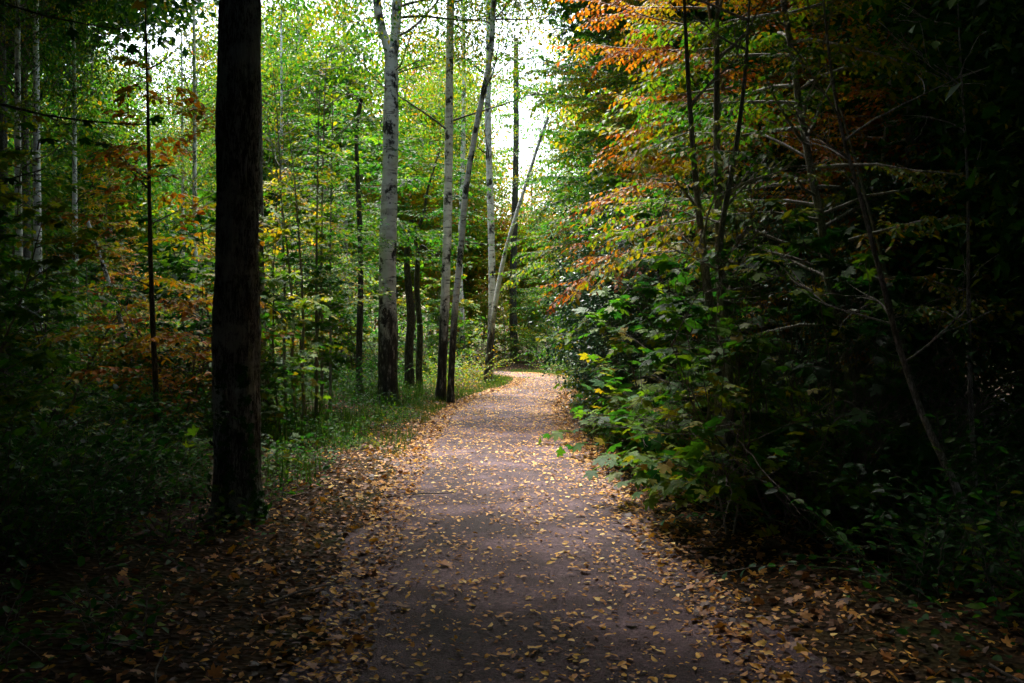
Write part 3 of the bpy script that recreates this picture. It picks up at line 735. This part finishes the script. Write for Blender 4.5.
# bright grassy shrubs by the bend
for px, Yd, c, s in [(452, 24, .46, .9), (470, 25.5, .48, 1.1), (478, 28, .5, .9), (440, 25, .42, 1.), (560, 31, .36, 1.1), (548, 36, .36, 1.3), (572, 27, .3, 1.)]:
    plant('low_shrub', LOW[3], 'bright yellow-green shrub at the inside of the bend' if px < 500 else 'soft green shrub on the outside of the bend', 'shrub', at(px, Yd), Yd, px, 'shrubs inside the bend' if px < 500 else 'shrubs outside the bend', s, c)

# ------------------------------------------------------------------ background trees
cnt = 0
while cnt < 60:
    Yd = rs.uniform(38, 78); x = rs.uniform(-42, 34)
    px = 512+x/Yd*995
    if px > 1100 or px < -150: continue
    k = rs.choice([0, 1, 2, 3])
    if px < 260 and rs.random() < .45: continue
    if 460 < px < 575:
        if rs.random() < .85: continue
        k = rs.choice([1, 3]) if Yd > 50 else 3
    c = (.47 if 290 < px < 600 else .38)+rs.gauss(0, .06)
    if rs.random() < .2: c = .62
    plant('woodland_tree', BG[k], 'leafy tree in the bright wood beyond the bend', 'tree', x, Yd, rs.uniform(0, 6.28), 'trees in the wood beyond the bend', rs.uniform(.85, 1.15), c); cnt += 1
for px, Yd, k, c in [(95, 38, 0, .35), (300, 44, 2, .42), (345, 37, 0, .4), (250, 48, 2, .5), (-30, 30, 2, .25),
                     (655, 34, 0, .5), (710, 30, 2, .4), (760, 36, 2, .4)]:
    plant('woodland_tree', BG[k], 'tall leafy tree with a see-through crown standing against the sky', 'tree', at(px, Yd), Yd, px, 'tall trees standing against the sky', 1.08, c)
for px, Yd, k, c in [(535, 52, 3, .66), (470, 47, 3, .56)]:
    plant('woodland_tree', BG[k], ['orange tree directly above the far end of the path', 'yellow tree between the birches far beyond the bend', 'golden tree right of the leaning white birch, beyond the bend'][(px == 470)+2*(px == 548)], 'tree', at(px, Yd), Yd, px, scale=1.15, col=c)
for px, Yd, k in [(120, 39, 3), (95, 33, 1), (165, 45, 1), (60, 36, 3), (250, 42, 3)]:
    plant('woodland_tree', BG[k], 'leafy tree filling the gaps low in the wood at the left', 'tree', at(px, Yd), Yd, px, 'leafy trees low in the wood at the left', 1., .38)
for k, (px, Yd, s, c) in enumerate([(505, 39, 1., .44), (528, 41, 1.1, .4), (545, 38, 1., .36), (560, 41, 1.2, .46), (484, 40, 1., .5), (575, 36, 1., .34)]):
    plant('sapling_tree', SAP_M[k % 3], 'fresh green young tree closing the view just beyond the bend', 'sapling', at(px, Yd), Yd, k*1.1, 'young trees closing the view beyond the bend', s, c)
cnt = 0
while cnt < 60:
    Yd = rs.uniform(35, 60); px = rs.uniform(200, 640); x = at(px, Yd)
    if path_dist(x, Yd)[0] < 1.8: continue
    plant('low_shrub', LOW[rs.choice([2, 3, 3])], 'low green bush in the bright wood beyond the bend', 'shrub', x, Yd, rs.uniform(0, 6.28), 'low bushes beyond the bend', rs.uniform(1.2, 1.9), .34+rs.gauss(0, .07)); cnt += 1
# far woods, one mass
rg = np.random.default_rng(88); ncl = 2600; th = rg.uniform(-1.25, 1.25, ncl); rd_ = rg.uniform(82, 110, ncl)
c = np.stack([np.sin(th)*rd_, np.cos(th)*rd_, rg.uniform(.3, 9, ncl)], 1); idx = np.repeat(np.arange(ncl), 34)
P = c[idx]+rg.normal(0, 1., (len(idx), 3))
tag(link('far_woods', leaves_mesh('far_woods', P, rg.normal(size=P.shape), UP+rg.normal(0, .6, P.shape), .5*rg.uniform(.6, 1.2, len(P)), rg.normal(0, .1, ncl)[idx]+rg.normal(0, .06, len(P)), SIMPLE, LEAF), col=.36),
    'distant mass of green and yellow woodland closing the view', 'woods', kind='stuff')

# ------------------------------------------------------------------ right side
print('right')
# glossy hollies
for k, (px, Yd, s, lb) in enumerate([(620, 15.5, .95, 'dark glossy evergreen bush bulging toward the path edge'), (643, 13.2, .85, 'lower dark glossy evergreen in front of the bulging one'), (620, 19, 1.1, 'tall dark evergreen behind the bulging one'),
                                     (690, 15, 1.0, 'dark evergreen behind the three grey stems'), (780, 12.5, .95, 'dark evergreen in the shade behind the bare twigs'), (880, 10.5, .9, 'dark evergreen in the black shade right of the diagonal stem')]):
    plant('holly_bush', HOL[k % 2], lb, 'bush', at(px, Yd), Yd, k*1.7, scale=s, col=.5)
# hornbeams whose orange sprays reach over the path
HB = [sapling(800, 8, 66, 2.7, .2, .075, .037, r=.06, up=.25, droop=.55, sub=17, bias=(-.35, -.15, 0), bark=BARK_GREY, flat=.4),
      sapling(801, 7, 60, 2.4, .22, .07, .037, r=.05, up=.3, droop=.5, sub=16, bias=(-.25, -.2, 0), bark=BARK_GREY, flat=.4)]
for k, (px, Yd, s, c, lb) in enumerate([(785, 13.6, 1., .76, 'hornbeam with orange hanging sprays reaching over the path'), (850, 11.5, .85, .74, 'hornbeam with rusty sprays above the bare twigs'),
                                        (735, 19, 1.1, .56, 'hornbeam with yellow-green sprays over the bend'), (765, 17, 1.15, .64, 'tall hornbeam turning brown behind the orange one'),
                                        (860, 10, .95, .45, 'dim hornbeam in the dark upper right'), (835, 13.5, 1.1, .74, 'orange hornbeam between the bare twigs and the taller hornbeams'), (668, 22, 1.2, .33, 'farthest hornbeam, green and gold, where the path bends')]):
    plant('hornbeam_tree', HB[k % 2], lb, 'tree', at(px, Yd), Yd, [0, .3, -.3, .2, .1, -.2, .15][k], scale=s, col=c)
# three grey stems
for k, (pts, r, lb) in enumerate([([(722, 480), (720, 420), (714, 340), (705, 270), (697, 200), (690, 120), (684, 20), (680, -80)], .06, 'left of three grey stems at the right path edge, curving left'),
                                  ([(727, 470), (726, 380), (722, 300), (718, 220), (716, 120), (716, 0), (716, -80)], .075, 'middle of three grey stems at the right path edge, thickest'),
                                  ([(716, 486), (724, 440), (729, 380), (724, 300), (720, 240), (735, 150), (745, 60), (750, -60)], .05, 'crooked right stem of the three grey stems at the right path edge')]):
    Yd = [8.7, 9., 8.4][k]; stemtree(lb, 700+k, Yd, pts, r*.85, None, 0, 'grey_stem_tree', bark=BARK_GREY)
stemtree('slanting thin trunk crossing the dark right side', 900, 6.4, [(985, 575), (962, 500), (925, 420), (900, 350), (880, 275), (860, 200), (840, 130), (828, 60), (815, -60)], .028, None, 0, 'slanting_tree', bark=BARK_GREY)
stemtree('thin upright stem at the dark right edge', 965, 7.5, [(980, 540), (972, 420), (968, 300), (966, 180), (958, 60), (952, -60)], .022, None, 0, 'upright_stem_tree', bark=BARK_GREY)
stemtree('faint leaning stem behind the slanting trunk', 850, 9.5, [(935, 480), (900, 330), (868, 210), (842, 120), (810, 20), (790, -60)], .025, None, 0, 'leaning_stem_tree', bark=BARK_GREY)
# bare twigs
for k, (px, Yd, s) in enumerate([(775, 8.0, 1.05), (838, 7.7, 1.), (730, 11.5, 1.1), (900, 8., 1.)]):
    plant('bare_bush', TWB[k % 2], ['tangle of bare grey twigs beside the three grey stems', 'bare twig bush nearest the slanting trunk', 'bare twigs behind the three grey stems', 'bare twigs in the dark right of the slanting trunk'][k], 'bush', at(px, Yd), Yd, k*2.1, scale=s)
# sycamore saplings with big lobed leaves
SY = [low_plant(820, .55, 1.15, 9, .14, MAPLE, step=.12), low_plant(821, .45, .8, 8, .12, MAPLE, step=.11), sapling(822, 2.9, 15, .85, .12, .125, .1, tmpl=MAPLE, sub=5, r=.012, stems=2, spread=.25)]
for k, (px, Yd, s, c) in enumerate([(745, 9., 1.1, .3), (690, 10.5, 1., .24), (790, 8.6, 1., .36), (668, 12, .9, .34), (830, 8.2, .95, .3), (720, 9.6, .8, .3), (672, 11.4, .95, .2), (770, 10.2, 1.2, .3), (860, 7.4, .9, .14), (640, 13.4, 1., .3), (648, 12.6, 1., .26), (700, 10.2, 1.05, .26), (735, 9.6, 1.05, .34), (765, 9., 1., .24), (665, 11.2, 1., .4), (634, 14.2, .9, .3), (810, 8.6, 1.1, .18), (618, 17, 1., .42), (720, 11, 1.15, .2), (700, 8.6, .9, .36), (740, 7.6, .8, .4), (800, 7.2, .9, .32), (690, 9.4, 1., .34), (715, 8.8, 1., .34), (750, 8.2, 1.05, .25), (655, 10.9, .9, .5),
                                    (662, 13.2, .9, .4), (800, 9.6, 1.2, .16), (905, 7.8, 1., .14), (295, 11., .55, .42), (282, 12.2, .6, .3), (180, 11, .9, .3), (60, 9, 1., .3)]):
    side = 'right of the path under the hornbeams' if px > 500 else 'left of the path around the big trunk'
    plant('sycamore_sapling', SY[k % 3 if px > 500 else 1], 'small sycamore sapling with broad lobed leaves '+side, 'sapling', at(px, Yd), Yd, k*2.3, 'sycamore saplings '+side, s, c)
for k, (px, Yd, s, c) in enumerate([(625, 20, 1.3, .28), (640, 16.5, 1.25, .32), (600, 27, 1.5, .38), (655, 14.5, 1.2, .4), (612, 24, 1.2, .34), (650, 19, 1.2, .45), (628, 17.5, .95, .24), (640, 15.5, .8, .3), (604, 21, 1., .3), (680, 12.8, .8, .28), (740, 12, .8, .2)]):
    plant('sapling_tree', SAP_M[k % 3], 'green young tree among the evergreens on the right of the path', 'sapling', at(px, Yd), Yd, k, 'green young trees among the evergreens', s, c)
# dense right wall; trees outside the frame are added to block light
k = 0
for x, Yd, s in [(4.6, 15, 1.), (6.2, 12, 1.), (5.4, 9.2, .9), (5.2, 6.4, .9), (4.9, 3.6, .9), (4.6, .6, .95), (6.8, 18, 1.1), (8.4, 14.5, 1.1), (8.2, 9.5, 1.1), (8, 5, 1.1), (5.6, 21, 1.), (8, 23, 1.1), (10.5, 19, 1.2), (4.9, -3, 1.), (2.8, -6, 1.), (6, 27, 1.)]:
    plant('thicket_tree', BUSHDENSE[k % 2], 'dense dark leafy tree in the thicket right of the path', 'tree', x, Yd, k*1.3, 'dark thicket trees right of the path', s, .3 if Yd > 18 else .2); k += 1
for x, Yd, s in [(-6.6, 2., 1.), (-5, -.8, 1.), (-2.6, -5.5, 1.), (-10, 5, 1.1), (-8.5, 2.5, 1.1), (0, -8.5, 1.1), (-12.5, 9, 1.1), (-16, 14, 1.2), (-14.5, 19, 1.1), (-18, 22, 1.2), (-19, 29, 1.2), (-22, 35, 1.3)]:  # all out of view, added to close off light from side and rear
    plant('thicket_tree', BUSHDENSE[k % 2], 'dense dark leafy tree added out of view left of the path to close off light', 'tree', x, Yd, k*1.3, 'unseen thicket trees added left of the path', s, .2); k += 1

# ------------------------------------------------------------------ tall trees added to block light over the near path and sides
k = 0
for x, Yd in [(-4.5, -1), (-8, 3), (-12, 7), (-9, -4), (-4.2, 5.6), (-9.5, 10.5), (-14, 13), (-11.5, 16.5), (-15, 21), (-12.5, 25.5), (-18, 17), (-17, 29),
              (-7.5, 14), (-10.5, 20.5), (4.3, 10.6), (-9, 12.5), (7.2, 16.4), (4.7, 20.2), (5.2, 25), (6.2, 11), (-16, 4), (-20, 10), (-21, 24), (-12, -2), (-5, -9), (0, -12), (6, -8), (11, -4), (12, 1), (3.2, 1.5), (3.0, 4.5), (7, -1), (7.3, 3.8), (7.5, 8.5), (7.0, 13.4), (10.5, 6), (10, 12), (8, 18.6), (9.6, 18), (2.2, -4), (-2.2, -4.5), (-1.9, .2), (7.5, 22.5)]:
    near = (x > 0 and 'right' or 'left')
    plant('added_shade_tree', CAN[k % 2], 'tall broad-crowned dark tree added to shade the wood %s of the path' % near, 'tree', x, Yd, k*2.1, 'added shading trees %s of the path' % near, 1.+.1*math.sin(k*3), .2+.1*math.sin(k)); k += 1

LEANT = make_tree(120, 11.5, .17, 4.6, 4.6, 10.4, 300, 85, .25, BARK_DARK, lean=(2.9, 0), every=14, cl_r=.8, hollow=.0, mat=SHADE_LEAF)  # added tree, leaned so its out-of-view crown shades the foreground
for x, Yd, sc in [(-7.3, 11.4, 1.), (-6.6, 7.6, 1.)]:
    plant('added_shade_tree', LEANT, 'tall dark tree added at the left, leaning its broad crown in to shade the near path', 'tree', x, Yd, 0, 'added leaning shade trees at the left', sc, .2)

# overhanging maple bough, top left near the camera
rg = np.random.default_rng(91); tb, LP, LA, LN = [], [], [], []
for (x0, y0, z0, dx, dy, dz, L) in [(-3.05, 4.6, 2.75, 1., .1, -.05, 1.35), (-3.4, 4.9, 3.3, 1, .1, -.12, 1.5), (-3.5, 5.4, 2.2, 1, -.1, .05, 1.2), (-3.9, 5.6, 3.6, 1, .1, -.1, 1.8)]:
    b = poly(rg, (x0, y0, z0), (dx, dy, dz), L, 8, .07); tb.append((b, np.linspace(.01, .003, 9), 5))
    for q in range(7):
        p, d = interp(b, .15+.84*q/7); side = np.cross(d, UP)*(1 if q % 2 else -1); w = poly(rg, p, d*.7+side*.8, .28, 3, .1, -.1); tb.append((w, [.003, .0025, .002, .0015], 4))
        for _ in range(2): LP.append(w[-1]+rg.normal(0, .05, 3)); LA.append(side+d+rg.normal(0, .4, 3)-UP*.5); LN.append(UP+rg.normal(0, .35, 3))
tr_ = thing('maple_tree', 'dark maple with broad lobed leaves hanging into the upper left', 'tree', -4.0, 5.2)
off = np.array([-4.0, 5.2, tr_.location.z]); mp_ = np.array([(-0.0, 0, -.1), (.02, .02, 1.5), (-.02, .03, 3.2), (.03, -.02, 5.), (0.05, 0, 7)])
tb2 = [(b-off, r, s) for b, r, s in tb]+[(spline(mp_, 8), np.linspace(.05, .02, 33), 10)]
for t0 in [tb2[0], tb2[8], tb2[16], tb2[24]]:
    s0 = t0[0][0]; z = s0[2]-.25; tb2.append((np.array([(0, 0, z-.15), (s0[0]*.4, s0[1]*.4, z), (s0[0]*.8, s0[1]*.8, z+.2), s0]), [.018, .014, .012, .010], 6))
link('trunk', tubes_mesh('maple_wood', tb2, BARK_DARK), tr_)
link('foliage', leaves_mesh('maple_leaves', np.array(LP)-off, LA, LN, .075*rg.uniform(.7, 1.2, len(LP)), np.where(rg.uniform(0, 1, len(LP)) < .12, .45, rg.normal(0, .06, len(LP))), MAPLE, LEAF), tr_, col=.22)

# ------------------------------------------------------------------ camera, light, world
cam = bpy.data.cameras.new('camera'); cam.lens = 35; cam.sensor_width = 36; cam.clip_end = 3000; cam.clip_start = .05
co = bpy.data.objects.new('camera', cam); C.objects.link(co); co.location = (0, 0, 1.6); co.rotation_euler = (rad(90-.95), 0, 0); S.camera = co

SUN_EL, SUN_AZ = 60, -16            # azimuth measured from +Y towards +X
w = bpy.data.worlds.new('World'); S.world = w; w.use_nodes = True; nt = w.node_tree; nt.nodes.clear()
wo = nt.nodes.new('ShaderNodeOutputWorld'); bg = nt.nodes.new('ShaderNodeBackground'); sky = nt.nodes.new('ShaderNodeTexSky')
sky.sky_type = 'NISHITA'; sky.sun_disc = False; sky.sun_elevation = rad(SUN_EL); sky.sun_rotation = rad(SUN_AZ); sky.dust_density = 4.; sky.air_density = 1.; sky.ozone_density = 1.
hs = nt.nodes.new('ShaderNodeHueSaturation'); hs.inputs['Saturation'].default_value = .9
nt.links.new(sky.outputs[0], hs.inputs['Color']); nt.links.new(hs.outputs[0], bg.inputs[0]); bg.inputs[1].default_value = .105; nt.links.new(bg.outputs[0], wo.inputs[0])
sl = bpy.data.lights.new('sun', 'SUN'); sl.energy = 2.6; sl.angle = rad(20); sl.color = (1, .96, .9)
so = bpy.data.objects.new('sun', sl); C.objects.link(so)
dv = Vector((math.sin(rad(SUN_AZ))*math.cos(rad(SUN_EL)), math.cos(rad(SUN_AZ))*math.cos(rad(SUN_EL)), math.sin(rad(SUN_EL))))
so.rotation_euler = dv.to_track_quat('Z', 'Y').to_euler(); so.location = (0, 20, 30)

S.view_settings.view_transform = 'Standard'; S.view_settings.look = 'None'; S.view_settings.gamma = 1; S.view_settings.exposure = 2.7
S.render.engine = 'CYCLES'
S.cycles.use_denoising = True; S.cycles.max_bounces = 6; S.cycles.diffuse_bounces = 3; S.cycles.glossy_bounces = 2; S.cycles.transmission_bounces = 4
S.cycles.sample_clamp_indirect = 4.; S.cycles.use_adaptive_sampling = True; S.cycles.adaptive_threshold = .02
print('built', len(S.objects))
